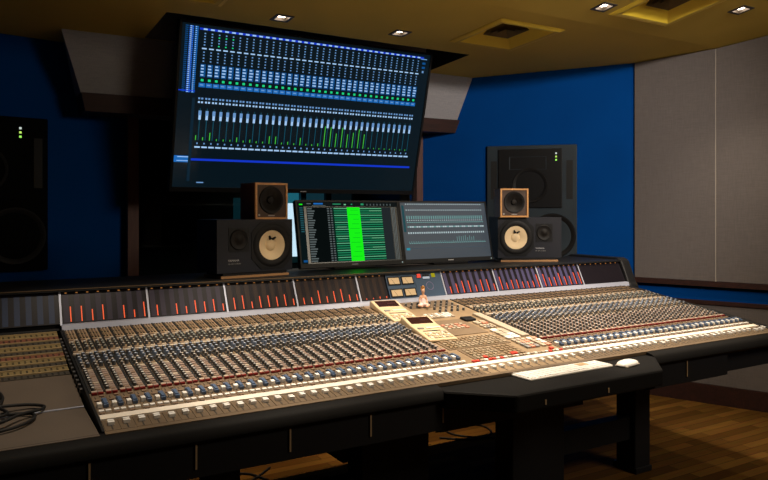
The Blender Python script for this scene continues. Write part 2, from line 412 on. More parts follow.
VENTM = mat('vent_ochre', (.86, .62, .05), .55)
VENTD = mat('vent_dark_louvre', (.16, .105, .03), .6)
for i, (h, zz, s, lab) in enumerate(((V1, zf, .06, 'square louvred ceiling vent over the blue wall, nearest the television'),
                                     (V2, zr, .15, 'square louvred ceiling vent between two downlights, cut by the picture top'),
                                     (V3, zf, .06, 'ceiling vent whose yellow rim just shows above the television'))):
    x, y = (h[0]+h[1])/2, (h[2]+h[3])/2; a = (h[1]-h[0])/2; c = (h[3]-h[2])/2
    t = thing('ceiling_vent', lab, 'vent', (x, y, zz(y)), (-math.atan(s), 0, 0), 'ceiling air vents')
    def ring(b, a0, c0, z0, a1, c1, z1, mt):
        P = [(-a0,-c0,z0),(a0,-c0,z0),(a0,c0,z0),(-a0,c0,z0)]; Q = [(-a1,-c1,z1),(a1,-c1,z1),(a1,c1,z1),(-a1,c1,z1)]
        b.add(P+Q, [(k, (k+1)%4, 4+(k+1)%4, 4+k) for k in range(4)], mt)
    b = MB(); ring(b, a+.012, c+.012, -.004, a-.012, c-.012, -.012, VENTM); ring(b, a-.012, c-.012, -.012, a-.035, c-.035, -.010, CEIL); ring(b, a+.012, c+.012, -.004, a+.012, c+.012, .0, VENTM)
    ring(b, a-.035, c-.035, -.010, a*.30, c*.30, .075, VENTM); ring(b, a-.03, c-.03, 0.0, a-.03, c-.03, .12, DARKCAV)
    b.add([(-a+.03,-c+.03,.12),(a-.03,-c+.03,.12),(a-.03,c-.03,.12),(-a+.03,c-.03,.12)], [(0,1,2,3)], DARKCAV)
    b.build('frame', t, loc=(0,0,0))
    for k in range(3):
        b = MB(); f0 = .42 - .12*k; f1 = f0 - .13
        ring(b, a*f0, c*f0, .020, a*f1, c*f1, .062, VENTD); ring(b, a*f0-.002, c*f0-.002, .024, a*f1-.002, c*f1-.002, .066, VENTD)
        if k == 2: b.add([(-a*f1,-c*f1,.062),(a*f1,-c*f1,.062),(a*f1,c*f1,.062),(-a*f1,c*f1,.062)], [(0,1,2,3)], VENTD)
        b.build('louvre', t, loc=(0,0,0))

# ------------------------------------------------------------------ television
def panel_rects(b, W, H, items, y):
    for i, (x0, x1, t0, t1, mt) in enumerate(items): b.rect(x0*W, x1*W, H*(1-t1), H*(1-t0), y-i*1.2e-6, mt)
tw, th_ = 1.685, .968
tv = thing('television', 'huge wall television showing a blue mixing screen, tilted down over the console', 'television', (1.048, 4.15, 1.408), (R(14.2), 0, 0))
b = MB(); b.box(0, tw, .012, .06, 0, th_, PLASTIC); b.build('body', tv, bevel=.004)
b = MB(); bz = .014
b.box(0, tw, -.004, .012, 0, .026, PLASTIC); b.box(0, tw, -.004, .012, th_-bz, th_, PLASTIC)
b.box(0, bz, -.004, .012, .026, th_-bz, PLASTIC); b.box(tw-bz, tw, -.004, .012, .026, th_-bz, PLASTIC)
b.build('bezel', tv)
SCRN = mat('screen_glow_dark', (.004, .006, .008), .18, emit=(.006, .022, .036), estr=.30)
b = MB(); b.box(bz, tw-bz, .004, .012, .026, th_-bz, SCRN); b.build('screen', tv)
sW = em('white_text', (.42, .66, 1), .88); sB = em('blue_block', (.02, .22, .75), .60); sB2 = em('deep_blue', (.01, .05, .75), .75)
sC = em('cyan_block', (.012, .15, .50), .45); sG = em('green_led', (.02, .85, .30), .75); sGb = em('green_bar', (.10, .85, .08), .55)
sT = em('teal_line', (.02, .20, .33), .35); sD = em('dim_dots', (.20, .42, .82), .70); sBt = em('blue_text', (.03, .18, .85), .8); sDb = em('dim_blue', (.015, .05, .09), .35)
it = []
for k in range(34):                                   # track list at the side
    t = .012 + k*.0118
    it += [(.012, .022, t, t+.005, sC), (.026, .040, t, t+.0075, sBt), (.044, .056, t, t+.0085, sB), (.0285, .034, t+.001, t+.006, sW), (.047, .050, t+.001, t+.006, sW)]
it += [(.000, .058, .395, .402, sB2), (.060, .97, .018, .030, sB2)]
n = 36
for k in range(n):
    x = .068 + k*(.890/n); w = .890/n
    it += [(x+.2*w, x+.75*w, .020, .029, sW), (x+.15*w, x+.8*w, .135, .143, sW)]
    for j in range(5): it.append((x+.36*w, x+.58*w, .046+j*.017, .053+j*.017, sG if (k in (2, 3, 4) and j in (1, 4)) else sD))
    for j in range(4): it.append((x+.36*w, x+.58*w, .157+j*.018, .164+j*.018, sD))
    it += [(x+.12*w, x+.86*w, .232, .310, sC)]
    for j in range(4): it.append((x+.2*w, x+(.6+.06*(k*j % 4))*w, .238+j*.0185, .246+j*.0185, sW))
    it += [(x+.3*w, x+.68*w, .322, .336, sG), (x+.04*w, x+.93*w, .346, .372, sB), (x+.2*w, x+.7*w, .354, .362, sD)]
    for a in (.12, .55): it += [(x+a*w, x+(a+.28)*w, .435, .446, sD), (x+a*w, x+(a+.28)*w, .458, .469, sW)]
    it += [(x+.46*w, x+.56*w, .50, .70, sT), (x+.30*w, x+.72*w, .515, .545, sD), (x+.34*w, x+.68*w, .545, .572, sW)]
    g = random.choice((.012, .02, .03, .05)) if k < 20 else (random.uniform(.09, .17) if k < 28 else .008)
    it += [(x+.08*w, x+.2*w, .70-g, .70, sGb)]
    it += [(x+.3*w, x+.5*w, .715, .725, sD), (x+.05*w, x+.85*w, .738, .748, sW)]
it += [(.02, .97, .815, .829, sB2), (.0, .058, .800, .842, sB), (.012, .05, .805, .810, sW), (.01, .05, .83, .834, sW), (.085, .11, .965, .972, sD),
       (.955, .985, .03, .036, sD), (.965, .98, .055, .07, sC), (.965, .98, .085, .10, sC), (.968, .976, .115, .13, sD), (.05, .06, .44, .96, sDb)]
b = MB(); b.M = Matrix.Translation((bz, 0, .026)); panel_rects(b, tw-2*bz, th_-bz-.026, it, .0032); b.build('screen_image', tv)
b = MB(); b.box(tw/2-.25, tw/2+.25, .06, .10, .30, .70, STEEL); b.box(tw/2-.06, tw/2+.06, .10, .345, .60, .72, STEEL); b.build('wall_bracket', tv)
b = MB(); b.box(tw*.50-.02, tw*.50+.02, -.0048, -.003, .008, .014, LABELW); b.build('badge', tv)

# ------------------------------------------------------------------ mixing console
L0 = Vector((1.65, 2.5, 0))
con = thing('mixing_console', 'huge tan studio mixing console covered in rows of knobs and faders', 'mixing console', L0)
TL = Matrix.Translation(-L0)
def CM(): b = MB(); b.M = TL; return b
TH = math.atan(.137/.901); SL = .911
X0, XA, XB, X1, XP = .334, 1.614, 2.104, 3.375, -.16
def T(x, s=0, h=0):            # matrix of the tilted control surface at x
    return TL @ Matrix.Translation((x, 1.975, .718)) @ Matrix.Rotation(TH, 4, 'X') @ Matrix.Translation((0, s, h))
# chassis
b = CM(); b.prism_x([(1.985,.56),(2.75,.56),(3.32,.62),(3.32,.845),(2.885,.845),(1.985,.708)], X0, 3.40, STEEL); b.prism_x([(1.985,.56),(2.75,.56),(3.32,.62),(3.32,.845),(2.95,.845),(2.87,.80),(2.2,.66),(1.985,.66)], XP, X0, STEEL); b.build('chassis', con)
b = CM(); b.prism_x([(1.935,.565),(1.985,.55),(1.985,.70),(1.935,.69)], XP, 1.40, STEEL); b.build('front_fascia', con)
b = CM(); b.prism_x([(1.935,.565),(1.985,.545),(1.985,.70),(1.935,.69)], 2.465, 2.955, STEEL); b.build('front_fascia', con)
b = CM(); b.prism_x([(1.955,.55),(1.99,.54),(1.99,.66),(1.955,.66)], 1.40, 2.07, STEEL); b.build('front_fascia', con)
for x in (.286, .559, .837, 1.11, 1.388, 2.665):
    b = CM(); b.box(x, x+.005, 1.930, 1.936, .59, .662, BRONZE); b.build('fascia_seam', con)
arm = [(1.912,.672),(1.925,.660),(1.985,.660),(1.985,.713),(1.970,.716),(1.930,.708),(1.915,.698)]
b = CM(); b.prism_x(arm, XP, 1.38, VINYL); b.build('armrest', con, smooth=50)
b = CM(); b.prism_x(arm, 2.44, 3.44, VINYL); b.build('armrest', con, smooth=50)
b = CM(); b.prism_z([(1.38,1.912),(1.55,1.745),(2.27,1.745),(2.44,1.912),(2.44,1.985),(1.38,1.985)], .640, .702, VINYL); b.build('desk_shelf', con, bevel=.008)
for x in (1.67, 1.97):
    b = CM(); b.box(x, x+.006, 1.742, 1.747, .655, .672, BRONZE); b.build('drawer_catch', con)
# end cheeks
CH = [(1.92,.62),(2.05,.55),(3.34,.60),(3.34,.84),(2.87,.852),(1.985,.722),(1.92,.705)]
CHB = [(2.86,.80),(3.38,.80),(3.38,1.0),(3.35,1.012),(2.965,1.012),(2.935,.998),(2.915,.955),(2.88,.872),(2.86,.850)]
b = CM(); b.prism_x(CH, 3.40, 3.44, PLASTIC); b.build('end_cheek', con, bevel=.006)
b = CM(); b.prism_x(CHB, 3.425, 3.50, PLASTIC); b.build('bridge_cheek', con, bevel=.01)
b = CM(); b.prism_x(CH, XP-.06, XP, PLASTIC); b.build('end_cheek', con, bevel=.006)
# tilted panels
surf = MB(); 
def strip_panel(w):
    b = MB()
    b.box(0, w, 0, .92, -.010, -.0005, TAN2)
    g = .0012
    b.box(g, w-g, .0, .068, -.0005, .0015, FRONTP)
    b.box(0, w*.16, .27, .606, -.0005, .0035, SLOT); b.box(0, w*.14, .63, .90, -.0005, .0035, SLOT)
    b.box(g, w-g, .104, .245, -.0005, .0010, TAN2)
    b.box(g, w*.52, .27, .462, -.0005, .0010, TAN2); b.box(w*.54, w-g, .27, .462, -.0005, .0030, PINK)
    b.box(g, w-g, .468, .606, -.0005, .0015, TAN2)
    b.box(g, w-g, .610, .624, -.0005, .0065, PALE)
    b.box(g, w-g, .63, .90, -.0005, .0015, TAN)
    b.box(w*.5-.0015, w*.5+.0015, .004, .064, .0015, .0022, SLOT)          # main fader slot
    b.box(w*.70-.001, w*.70+.001, .148, .235, .001, .0018, SLOT); b.box(w*.25-.001, w*.25+.001, .148, .235, .001, .0018, SLOT)
    for k in range(9):                                                        # routing switch slots
        for xx in (.16, .42, .68): b.box(w*xx, w*(xx+.13), .790+k*.0118, .797+k*.0118, .0015, .0040, (BROWNB, TAN2, REDCAP)[(k*3+int(xx*10)) % 3] if k % 4 else SLOT)
    return b
NL, NR = 32, 32
wl = (XA-X0)/NL; wr = (X1-XB)/NR
rot = (TH, 0, 0)
pl = strip_panel(wl); pr = strip_panel(wr)
Rm = Matrix.Rotation(TH, 4, 'X')
strips = []
base = None
for side, n, xs, w, pb in (('l', NL, X0, wl, pl), ('r', NR, XB, wr, pr)):
    first = None
    for k in range(n):
        loc = Vector((xs+k*w, 1.975, .718)) - L0
        if first is None: o = pb.build('channel_strip', con, loc=loc, rot=rot); first = o
        else: o = dup(first, con, loc)
        strips.append((o, xs+k*w, w))
# knob / button meshes, origin at their base
def mesh_of(b, name):
    o = b.build(name, loc=(0,0,0)); me = o.data; bpy.data.objects.remove(o); return me
def kn(r, h, body, top, n=10): b = MB(); b.knob(0, 0, 0, r, h, body, top, n); return b
knob_kinds = {'gg': (.0068, .013, KDARK, KGREEN), 'g': (.0066, .013, KDARK, KGREY), 'b': (.0072, .015, KDARK, KBLUE), 'd': (.0060, .013, KDARK, KGREY), 'w': (.0055, .013, KDARK, KPALE), 'B': (.0072, .015, KBLUE, KBLUE)}
btn_kinds = {'p': (.0075, .0050, .004, PALE), 'n': (.0065, .005, .0035, BROWNB), 'c': (.007, .0055, .005, CAPW), 'k': (.0075, .005, .0035, PINK), 's': (.0065, .0045, .0035, SALMON)}
kmesh = {k: mesh_of(kn(*v), 'rotary_knob') for k, v in knob_kinds.items()}
def bbox(sx, sy, h, mt): b = MB(); b.box(-sx, sx, -sy, sy, 0, h, mt); return b
bmesh_ = {k: mesh_of(bbox(*v), 'push_button') for k, v in btn_kinds.items()}
def strip_items(w, seed):
    rnd = random.Random(seed); K = []; B = []
    for s, c in ((.735, 'g'), (.71, 'gg'), (.685, 'gg'), (.655, 'gg')):
        K.append((w*.70, s, c))
        if s != .735: K.append((w*.27, s+.008, 'g' if s != .685 else 'gg'))
    B += [(w*.30, .748, 'p'), (w*.70, .765, 'p'), (w*.30, .770, 'n'), (w*.70, .640, 'p'), (w*.28, .640, 'n')]
    for j, s in enumerate((.592, .566, .540, .514, .488)):
        K.append((w*.70, s, 'b' if j != 3 else 'g')); K.append((w*.27, s-.010, 'B' if j in (1, 2) else 'b' if j < 3 else 'd'))
        if j % 2: B.append((w*.5, s+.012, 'p'))
    for j in range(9): K.append((w*.30, .448-j*.0208, 'w' if (j+seed) % 4 == 0 else 'g' if j % 2 else 'd'))
    for j in range(10): B.append((w*.76, .452-j*.0185, 'k' if j % 3 else ('n' if j % 2 else 'p')))
    for j in range(4): B.append((w*.44, .435-j*.047, 'n'))
    B += [(w*.27, .126, 'c'), (w*.73, .126, 'c'), (w*.27, .112, 'n'), (w*.73, .236, 'n'), (w*.27, .205, 'n')]
    return K, B
order = list(range(len(strips)))
kb = CM(); bb = CM(); nk = nb = 0
white_b = MB(); white_b.box(-.0085, .0085, -.0095, .0095, 0, .0095, CAPW); white_b.box(-.0085, .0085, -.0008, .0008, .0095, .0099, KGREY)
wc = mesh_of(white_b, 'fader_cap')
bl_b = MB(); bl_b.box(-.0065, .0065, -.025, .025, 0, .009, BLUECAP); bl_b.box(-.005, .005, -.018, .018, .009, .012, BLUECAP)
blc = mesh_of(bl_b, 'blue_fader_cap')
sm_b = MB(); sm_b.box(-.0062, .0062, -.0085, .0085, 0, .012, CAPW); smc = mesh_of(sm_b, 'white_switch_cap')
def redcap(w):
    b = MB()
    for xx in (.30, .74):
        b.box(w*(xx-.18), w*(xx+.18), .250, .255, .001, .0075, REDCAP); b.box(w*(xx-.18), w*(xx+.18), .2555, .267, .001, .0085, PALE if xx < .5 else PINK)
    return b
rl = mesh_of(redcap(wl), 'red_cap_bar'); rr = mesh_of(redcap(wr), 'red_cap_bar')
def child(name, me, parent, loc):
    o = bpy.data.objects.new(name, me); COL.objects.link(o); o.parent = parent; o.location = loc; return o
def stamp(B, me_src, M, x, s, h):
    pass
rnd = random.Random(3)
for i, (o, x, w) in enumerate(strips):
    K, Bn = strip_items(w, i)
    child('red_cap_bar', rl if i < NL else rr, o, (0,0,0))
    fs = .039 if rnd.random() < .72 else rnd.uniform(.026, .042)
    child('fader_cap', wc, o, (w*.5, fs, .0022))
    j = rnd.choice((0, 0, 0, .004, -.006))
    child('white_switch_cap', smc, o, (w*.27, .166+j, .0018)); child('blue_fader_cap', blc, o, (w*.70, .176, .0018))
    near = i < 5
    for (xx, s, c) in K:
        if near and nk < 100: child('rotary_knob', kmesh[c], o, (xx, s, .001)); nk += 1
        else:
            kb.M = T(x); r, h, m1, m2 = knob_kinds[c]; kb.knob(xx, s, .001, r, h, m1, m2, 8)
    for (xx, s, c) in Bn:
        if near and nb < 100: child('push_button', bmesh_[c], o, (xx, s, .001)); nb += 1
        else:
            bb.M = T(x); sx, sy, h, mt = btn_kinds[c]; bb.box(xx-sx, xx+sx, s-sy, s+sy, .001, .001+h+(.002 if c == 'k' else 0), mt)
o = kb.build('rotary_knob', con); o['kind'] = 'stuff'
# scribble strip
b = CM(); b.M = T(0); b.box(X0, X1, .072, .100, -.0005, .004, CREAM); b.build('scribble_strip', con)
# front lip under the faders
b = CM(); b.M = T(0); b.box(X0-.002, X1+.02, -.018, -.0005, -.012, .001, FRONTP); b.build('front_lip', con)
# centre section
cw = XB-XA
b = CM(); b.M = T(XA)
b.box(.0, cw, 0, .92, -.010, -.0002, TAN)
b.box(.20, .46, .80, .905, -.0002, .002, TAN2)
b.box(.14, .33, .40, .60, -.0002, .0025, TAN2); b.box(.02, .33, .255, .375, -.0002, .0025, TAN2); b.box(.05, .31, .125, .245, -.0002, .0025, TAN2)
b.build('master_panel', con)
b = CM(); b.M = T(XA); b.box(.428, .472, .30, .64, -.0002, .010, PALE); b.build('blank_strip', con, bevel=.002)
b = CM(); b.M = T(XA); b.box(.325, .385, .555, .60, -.0002, .012, PLASTIC); b.build('joystick_block', con, bevel=.003)
cbs = CM(); cbs.M = T(XA)
def grid(B, x0, x1, s0, s1, nx, ns, mts, fill=.72, h=.005, seed=0):
    r = random.Random(seed); dx = (x1-x0)/nx; ds = (s1-s0)/ns
    for i in range(nx):
        for j in range(ns):
            cx, cs = x0+(i+.5)*dx, s0+(j+.5)*ds
            B.box(cx-dx*fill/2, cx+dx*fill/2, cs-ds*fill/2, cs+ds*fill/2, .0015, .0015+h, r.choice(mts))
bb.M = T(XA)
grid(bb, .03, .32, .262, .368, 14, 5, [KEYT, TAN, KEYT], .7)            # computer keyboard keys
grid(bb, .06, .20, .13, .24, 7, 5, [TAN, KEYT], .72); grid(bb, .21, .30, .13, .24, 4, 5, [TAN], .72)
grid(bb, .19, .33, .635, .70, 7, 3, [CAPW, PALE, CAPW], .75)
grid(bb, .17, .29, .47, .54, 5, 3, [SALMON, PALE, SALMON], .6)
grid(bb, .345, .415, .50, .54, 2, 2, [SALMON, PALE], .8, .006); grid(bb, .345, .415, .44, .49, 4, 2, [KGREY, PALE], .7, .006)
grid(bb, .345, .42, .29, .42, 2, 4, [PALE, CAPW, PALE, CREAM], .85, .006, 4)
grid(bb, .425, .48, .17, .28, 2, 4, [PALE, SALMON, CREAM, PALE], .8, .006, 2)
grid(bb, .345, .415, .17, .28, 3, 4, [PALE, SALMON, KGREY, PALE], .8, .006, 5)
grid(bb, .02, .48, .108, .122, 24, 1, [PALE, PALE, CAPW, REDB], .75)
for xx in (.10, .235, .25, .44): bb.box(xx-.008, xx+.008, .13, .145, .002, .009, REDB)
o = bb.build('push_button', con); o['kind'] = 'stuff'
for k in range(12):                          # centre faders
    b = CM(); b.M = T(XA); x = .02+k*.04
    b.box(x-.0016, x+.0016, .004, .064, -.0002, .0006, SLOT); b.build('fader_slot', con)
    child('fader_cap', wc, con, (T(XA) @ Vector((x, .040, .0006)))).rotation_euler = rot
for i in range(8):                           # monitor knobs beyond the remotes
    for j in range(4):
        if i < 3 and j < 2: continue
        x = .20+i*.034; s = .72+j*.045
        o = child('monitor_knob', kmesh['g' if (i+j) % 3 else 'gg'], con, T(XA) @ Vector((x, s, .001))); o.rotation_euler = rot
# ---- meter bridge
YB0, ZB0, YB1, ZB1 = 2.888, .862, 2.952, .990
b = CM(); b.prism_x([(YB0+.012,.85),(3.33,.85),(3.33,.995),(YB1+.012,.995)], XP, 3.40, STEEL); b.build('bridge_housing', con)
b = CM(); b.prism_x([(2.938,.990),(3.36,.990),(3.36,1.0),(2.952,1.0),(2.940,.998)], XP, 3.43, PLASTIC); b.build('bridge_top', con)
b = CM(); b.box(XP, 2.1, 2.937, 2.943, .9965, .9995, EDGEB); b.build('bridge_edge_trim', con)
b = CM(); b.prism_x([(2.868,.850),(2.893,.850),(2.899,.874),(2.876,.872)], X0, 3.425, RAIL); b.build('bridge_rail', con)
def BR(x): 
    return TL @ Matrix.Translation((x, YB0, ZB0)) @ Matrix.Rotation(-math.atan2(YB1-YB0, ZB1-ZB0), 4, 'X')
BH = math.hypot(YB1-YB0, ZB1-ZB0)
edges = [(-.16, .014, 'blue', 0), (.014, .334, 'blue', 0), (.334, .654, 'led', 8), (.654, .974, 'led', 8), (.974, 1.294, 'led2', 8), (1.294, 1.614, 'led2', 8), (1.614, 1.772, 'led3', 4),
         (1.938, 2.104, 'vu', 0), (2.104, 2.440, 'ledp', 8), (2.440, 2.75, 'ledp', 8), (2.75, 3.073, 'ledp', 8), (3.073, 3.425, 'off', 8)]
hts = random.Random(11)
for x0, x1, kind, n in edges:
    if kind == 'vu': continue
    b = CM(); b.M = BR(0)
    b.box(x0+.004, x1-.004, .0, .012, .014, BH, METERGL)
    n2 = 8 if x1-x0 > .2 else 4
    ln = {'blue': METERBLUE, 'led': METERLN, 'led2': METERDIM, 'led3': METERDIM, 'ledp': METERVI, 'off': METERGL}[kind]
    w = (x1-x0-.012)/n2
    for k in range(n2):
        xx = x0+.006+k*w
        b.rect(xx+w*.12, xx+w*.62, .018, BH-.012, -.0004, ln)
    mp = b.build('meter_panel', con)
    for k in range(n if kind != 'off' else 0):
        xx = x0+.006+k*w
        h = hts.choice((.030, .044, .052, .060)) if kind != 'ledp' else hts.choice((.036, .050, .062, .072))
        if kind == 'led3' : h = hts.choice((.006, .010, .018))
        if kind == 'led' and hts.random() < .12: continue
        q = MB(); q.M = Matrix.Translation(-(mp.location)) @ BR(0)
        q.box(xx+w*.70, xx+w*.79, -.0012, .0, .020, .020+h, LEDRED); q.build('level_bar', mp)
    q = MB(); q.M = Matrix.Translation(-(mp.location)) @ BR(0)
    if kind != 'blue':
        for k in range(n2): q.box(x0+.006+k*w+w*.3, x0+.006+k*w+w*.5, -.0012, 0, BH-.010, BH-.006, LEDAMB)
        q.build('overload_lamp_row', mp)
for x in (.334, .654, .974, 1.294, 1.614, 2.104, 2.440, 2.75, 3.073):
    b = CM(); b.M = BR(0); b.box(x-.0035, x+.0035, -.003, .012, .006, BH-.002, RAIL); b.build('bridge_divider', con)
# VU panel and talkback panel
b = CM(); b.M = BR(0); b.box(1.776, 1.938, -.001, .012, .010, BH, VUBLUE); b.build('meter_panel', con)
b = CM(); b.M = BR(0); b.box(1.939, 2.100, -.001, .012, .010, BH, VUBLUE); o = b.build('talkback_panel', con)
for i in range(2):
    for j in range(2):
        b = CM(); b.M = BR(0); x = 1.782+i*.078; z = .020+j*.062
        b.box(x, x+.070, -.005, 0, z, z+.042, BLACK); vu = b.build('vu_meter', con)
        q = MB(); q.M = Matrix.Translation(-vu.location) @ BR(0); q.box(x+.006, x+.064, -.0056, -.005, z+.005, z+.036, VUFACE); q.build('dial_face', vu)
        q = MB(); q.M = Matrix.Translation(-vu.location) @ BR(0)
        q.add([(x+.034, -.0060, z+.006), (x+.036, -.0060, z+.006), (x+.022, -.0060, z+.032), (x+.0205, -.0060, z+.032)], [(0,1,2,3)], BLACK); q.build('needle', vu)
for nm, x0, x1, z0, z1, mt in (('talkback_button', 1.955, 1.978, .112, .132, REDB), ('display', 1.990, 2.028, .106, .116, em('white_display', (.8, .85, .9), .6)), ('display_frame', 1.990, 2.028, .117, .127, BLACK),
                               ('yellow_button', 2.044, 2.064, .112, .132, em('yellow_lamp', (.7, .62, .02), .5))):
    b = CM(); b.M = BR(0); b.box(x0, x1, -.005, -.001, z0, z1, mt); b.build(nm, con)
b = CM(); b.M = BR(0)
b.lathe(2.020, .068, [(.022, -.0012), (.0205, -.0018), (.019, -.0012)], mat('dim_ring', (.12, .10, .20), .5), 24); b.build('talkback_grille', con)
# ---- patchbay
prof = [(0, 0), (.25, -.030), (.50, -.030), (.90, .0)]
b = CM(); b.M = T(0)
b.prism_x([(-.018, -.012), (.25, -.045), (.25, -.030), (-.018, 0)], XP, .318, SHELF); b.build('patchbay_shelf', con)
b = CM(); b.M = T(0); b.prism_x([(.252, -.045), (.524, -.045), (.524, -.030), (.252, -.030)], XP, .318, SHELF); b.build('patchbay_shelf', con)
b = CM(); b.M = T(0); b.box(XP, .318, .246, .253, -.0305, -.027, RAIL); b.build('shelf_joint', con)
PR = mat('patch_row_panel', (.20, .145, .06), .5, var=.2, vscale=14); PRD = mat('patch_row_panel_dark', (.05, .042, .032), .5); PRR = mat('patch_row_panel_red', (.17, .06, .035), .5)
STR = mat('patch_label_strip', (.36, .26, .13), .45)
jk = CM()
for k in range(10):
    s0 = .525+k*.0375; f = (s0-.5)/.4; h = -.030+.030*max(0, f)
    b = CM(); b.M = T(0); mt = (PRD, PR, PRD, PR, PRR, PRD, PR, PRD, PRR, PR)[k]
    b.box(XP, .315, s0, s0+.036, h-.01, h, mt); b.box(XP, .315, s0+.030, s0+.0345, h, h+.004, STR); b.build('patch_row', con)
    jk.M = T(0)
    for r_ in range(2):
        for j in range(26): jk.box(XP+.012+j*.0178, XP+.018+j*.0178, s0+.005+r_*.012, s0+.010+r_*.012, h, h+.0012, SLOT)
o = jk.build('patch_jack', con); o['kind'] = 'stuff'
# dark side wall of the channel block and screws along it
b = CM(); b.M = T(0); b.box(.326, .333, 0, .9, -.05, .002, BLACK); b.build('side_wall', con)
for k in range(14):
    b = CM(); b.M = T(0); b.box(.318, .326, .33+k*.038, .345+k*.038, -.02, -.008+.0, KDARK); b.build('hinge_block', con)
# ---- underside: pedestals
for a0, a1 in ((2.07, 2.38), (2.86, 2.97), (1.32, 1.63), (.73, .84)):
    b = CM(); b.box(a0, a1, 2.36, 2.48, .012, .562, STEEL); leg = b.build('leg', con, bevel=.006)
    q = MB(); q.M = Matrix.Translation(-L0-leg.location); q.box(a0-.004, a1+.004, 2.352, 2.50, 0, .03, PLASTIC); q.build('foot', leg, bevel=.004)
for a0, a1 in ((2.38, 2.86), (.84, 1.32)):
    b = CM(); b.box(a0, a1, 2.39, 2.45, .165, .275, STEEL); b.build('crossbar', con)
for (x0, x1, y0, y1, z0) in ((1.30, 1.56, 2.48, 2.80, .30), (3.0, 3.2, 2.3, 2.6, .50)):
    b = CM(); b.box(x0, x1, y0, y1, z0, .56, STEEL); b.build('cable_box', con, bevel=.01)

# ------------------------------------------------------------------ remotes, keyboard, mouse, figurine, cable
def surf_loc(x, s, h=0): return Vector((x, 1.975, .718)) + Matrix.Rotation(TH, 3, 'X') @ Vector((0, s, h))
def remote(x, s, lab, rz):
    t = thing('remote_controller', lab, 'remote controller', surf_loc(x, s, .0035), tuple((Matrix.Rotation(TH, 3, 'X') @ Matrix.Rotation(R(rz), 3, 'Z')).to_euler()), 'beige effects remotes on the console')
    # local: x width, y depth (0 front .. D back), z up
    W, D = .132, .258
    b = MB(); b.prism_x([(0,0),(D,0),(D,.026),(D-.010,.031),(D-.085,.019),(.0,.010)], 0, W, BEIGE); b.build('body', t, bevel=.004)
    a = math.atan2(.012, .075)
    M = Matrix.Translation((0, D-.085, .019)) @ Matrix.Rotation(a, 4, 'X')
    b = MB(); b.M = M; b.box(.014, W-.014, .008, .066, .0, .0018, DISP); d = b.build('display', t)
    b = MB(); b.M = Matrix.Translation(-d.location) @ M; b.box(W-.065, W-.025, .034, .042, .0018, .0024, em('dim_display_text', (.30, .14, .11), .3)); b.build('display_text', d)
    M2 = Matrix.Rotation(math.atan2(.009, D-.085), 4, 'X')
    b = MB(); b.M = M2 @ Matrix.Translation((0, 0, .0102)); b.box(.022, W-.028, .092, .099, 0, .001, SLOT); b.build('fader_slot', t)
    for k, (x0, x1, y0, mt) in enumerate(((.014, .040, .120, KGREY), (.052, .120, .120, CREAM), (.095, .118, .075, PALE))):
        b = MB(); b.M = M2 @ Matrix.Translation((0, 0, .0102)); b.box(x0, x1, y0, y0+.012, 0, .004, mt); b.build('button_row', t)
    bq = MB(); bq.M = M2 @ Matrix.Translation((0, 0, .0102)); bq.box(-.006, .006, -.006, .006, 0, .004, CREAM); first = None
    for i in range(6):
        for j in range(3):
            q = MB(); q.M = M2 @ Matrix.Translation((.022+i*.0182, .022+j*.022, .0102)); q.box(-.006, .006, -.006, .006, 0, .0035, (CREAM, PALE, BEIGE)[(i+j) % 3]); q.build('key', t)
    return t
remote(1.606, .622, 'beige effects remote with dark display, lying nearer the meter bridge', -5)
remote(1.606, .352, 'beige effects remote with dark display, lying nearer the front faders', -5)

kbd = thing('keyboard', 'slim white computer keyboard lying on the black desk shelf', 'keyboard', (1.715, 1.862, .7022), (0, 0, R(1.5)))
b = MB(); b.box(0, .43, 0, .115, 0, .008, WHITEP); b.build('base', kbd, bevel=.003)
kw = .43/17
for rI in range(5):
    for cI in range(17):
        if rI == 0 and 3 < cI < 8: continue
        b = MB(); b.box(.004+cI*.0249, .0255+cI*.0249, .005+rI*.0213, .0235+rI*.0213, .008, .0105, CAPW); b.build('key', kbd)
b = MB(); b.box(.1036, .200, .005, .0235, .008, .0105, CAPW); b.build('space_bar', kbd)
b = MB(); b.box(.300, .350, .047, .080, .0106, .0112, mat('brown_sticker', (.42, .28, .14), .6)); b.build('sticker', kbd)

mo = MB()
n, mrows = 20, 6
vs = []; fs = []
for r in range(mrows+1):
    ph = math.pi/2*r/mrows
    for i in range(n):
        a = 2*math.pi*i/n; ca, sa = math.cos(a), math.sin(a)
        e = lambda v: math.copysign(abs(v)**.75, v)
        vs.append((e(ca)*.030*math.cos(ph)**.6 if r < mrows else 0, e(sa)*.056*math.cos(ph)**.6 if r < mrows else 0, .005+.015*math.sin(ph)))
for r in range(mrows):
    for i in range(n): fs.append((r*n+i, r*n+(i+1)%n, (r+1)*n+(i+1)%n, (r+1)*n+i))
fs.append(tuple(range(n)))
mo.add(vs, fs, WHITEP)
ms = thing('computer_mouse', 'white computer mouse on the black shelf beside the keyboard', 'mouse', (2.215, 1.865, .7022), (0, 0, R(-78)))
mo.build('body', ms, smooth=60)
b = MB(); b.box(-.026, .026, -.05, .05, 0, .005, PALE); b.build('base', ms, bevel=.003)

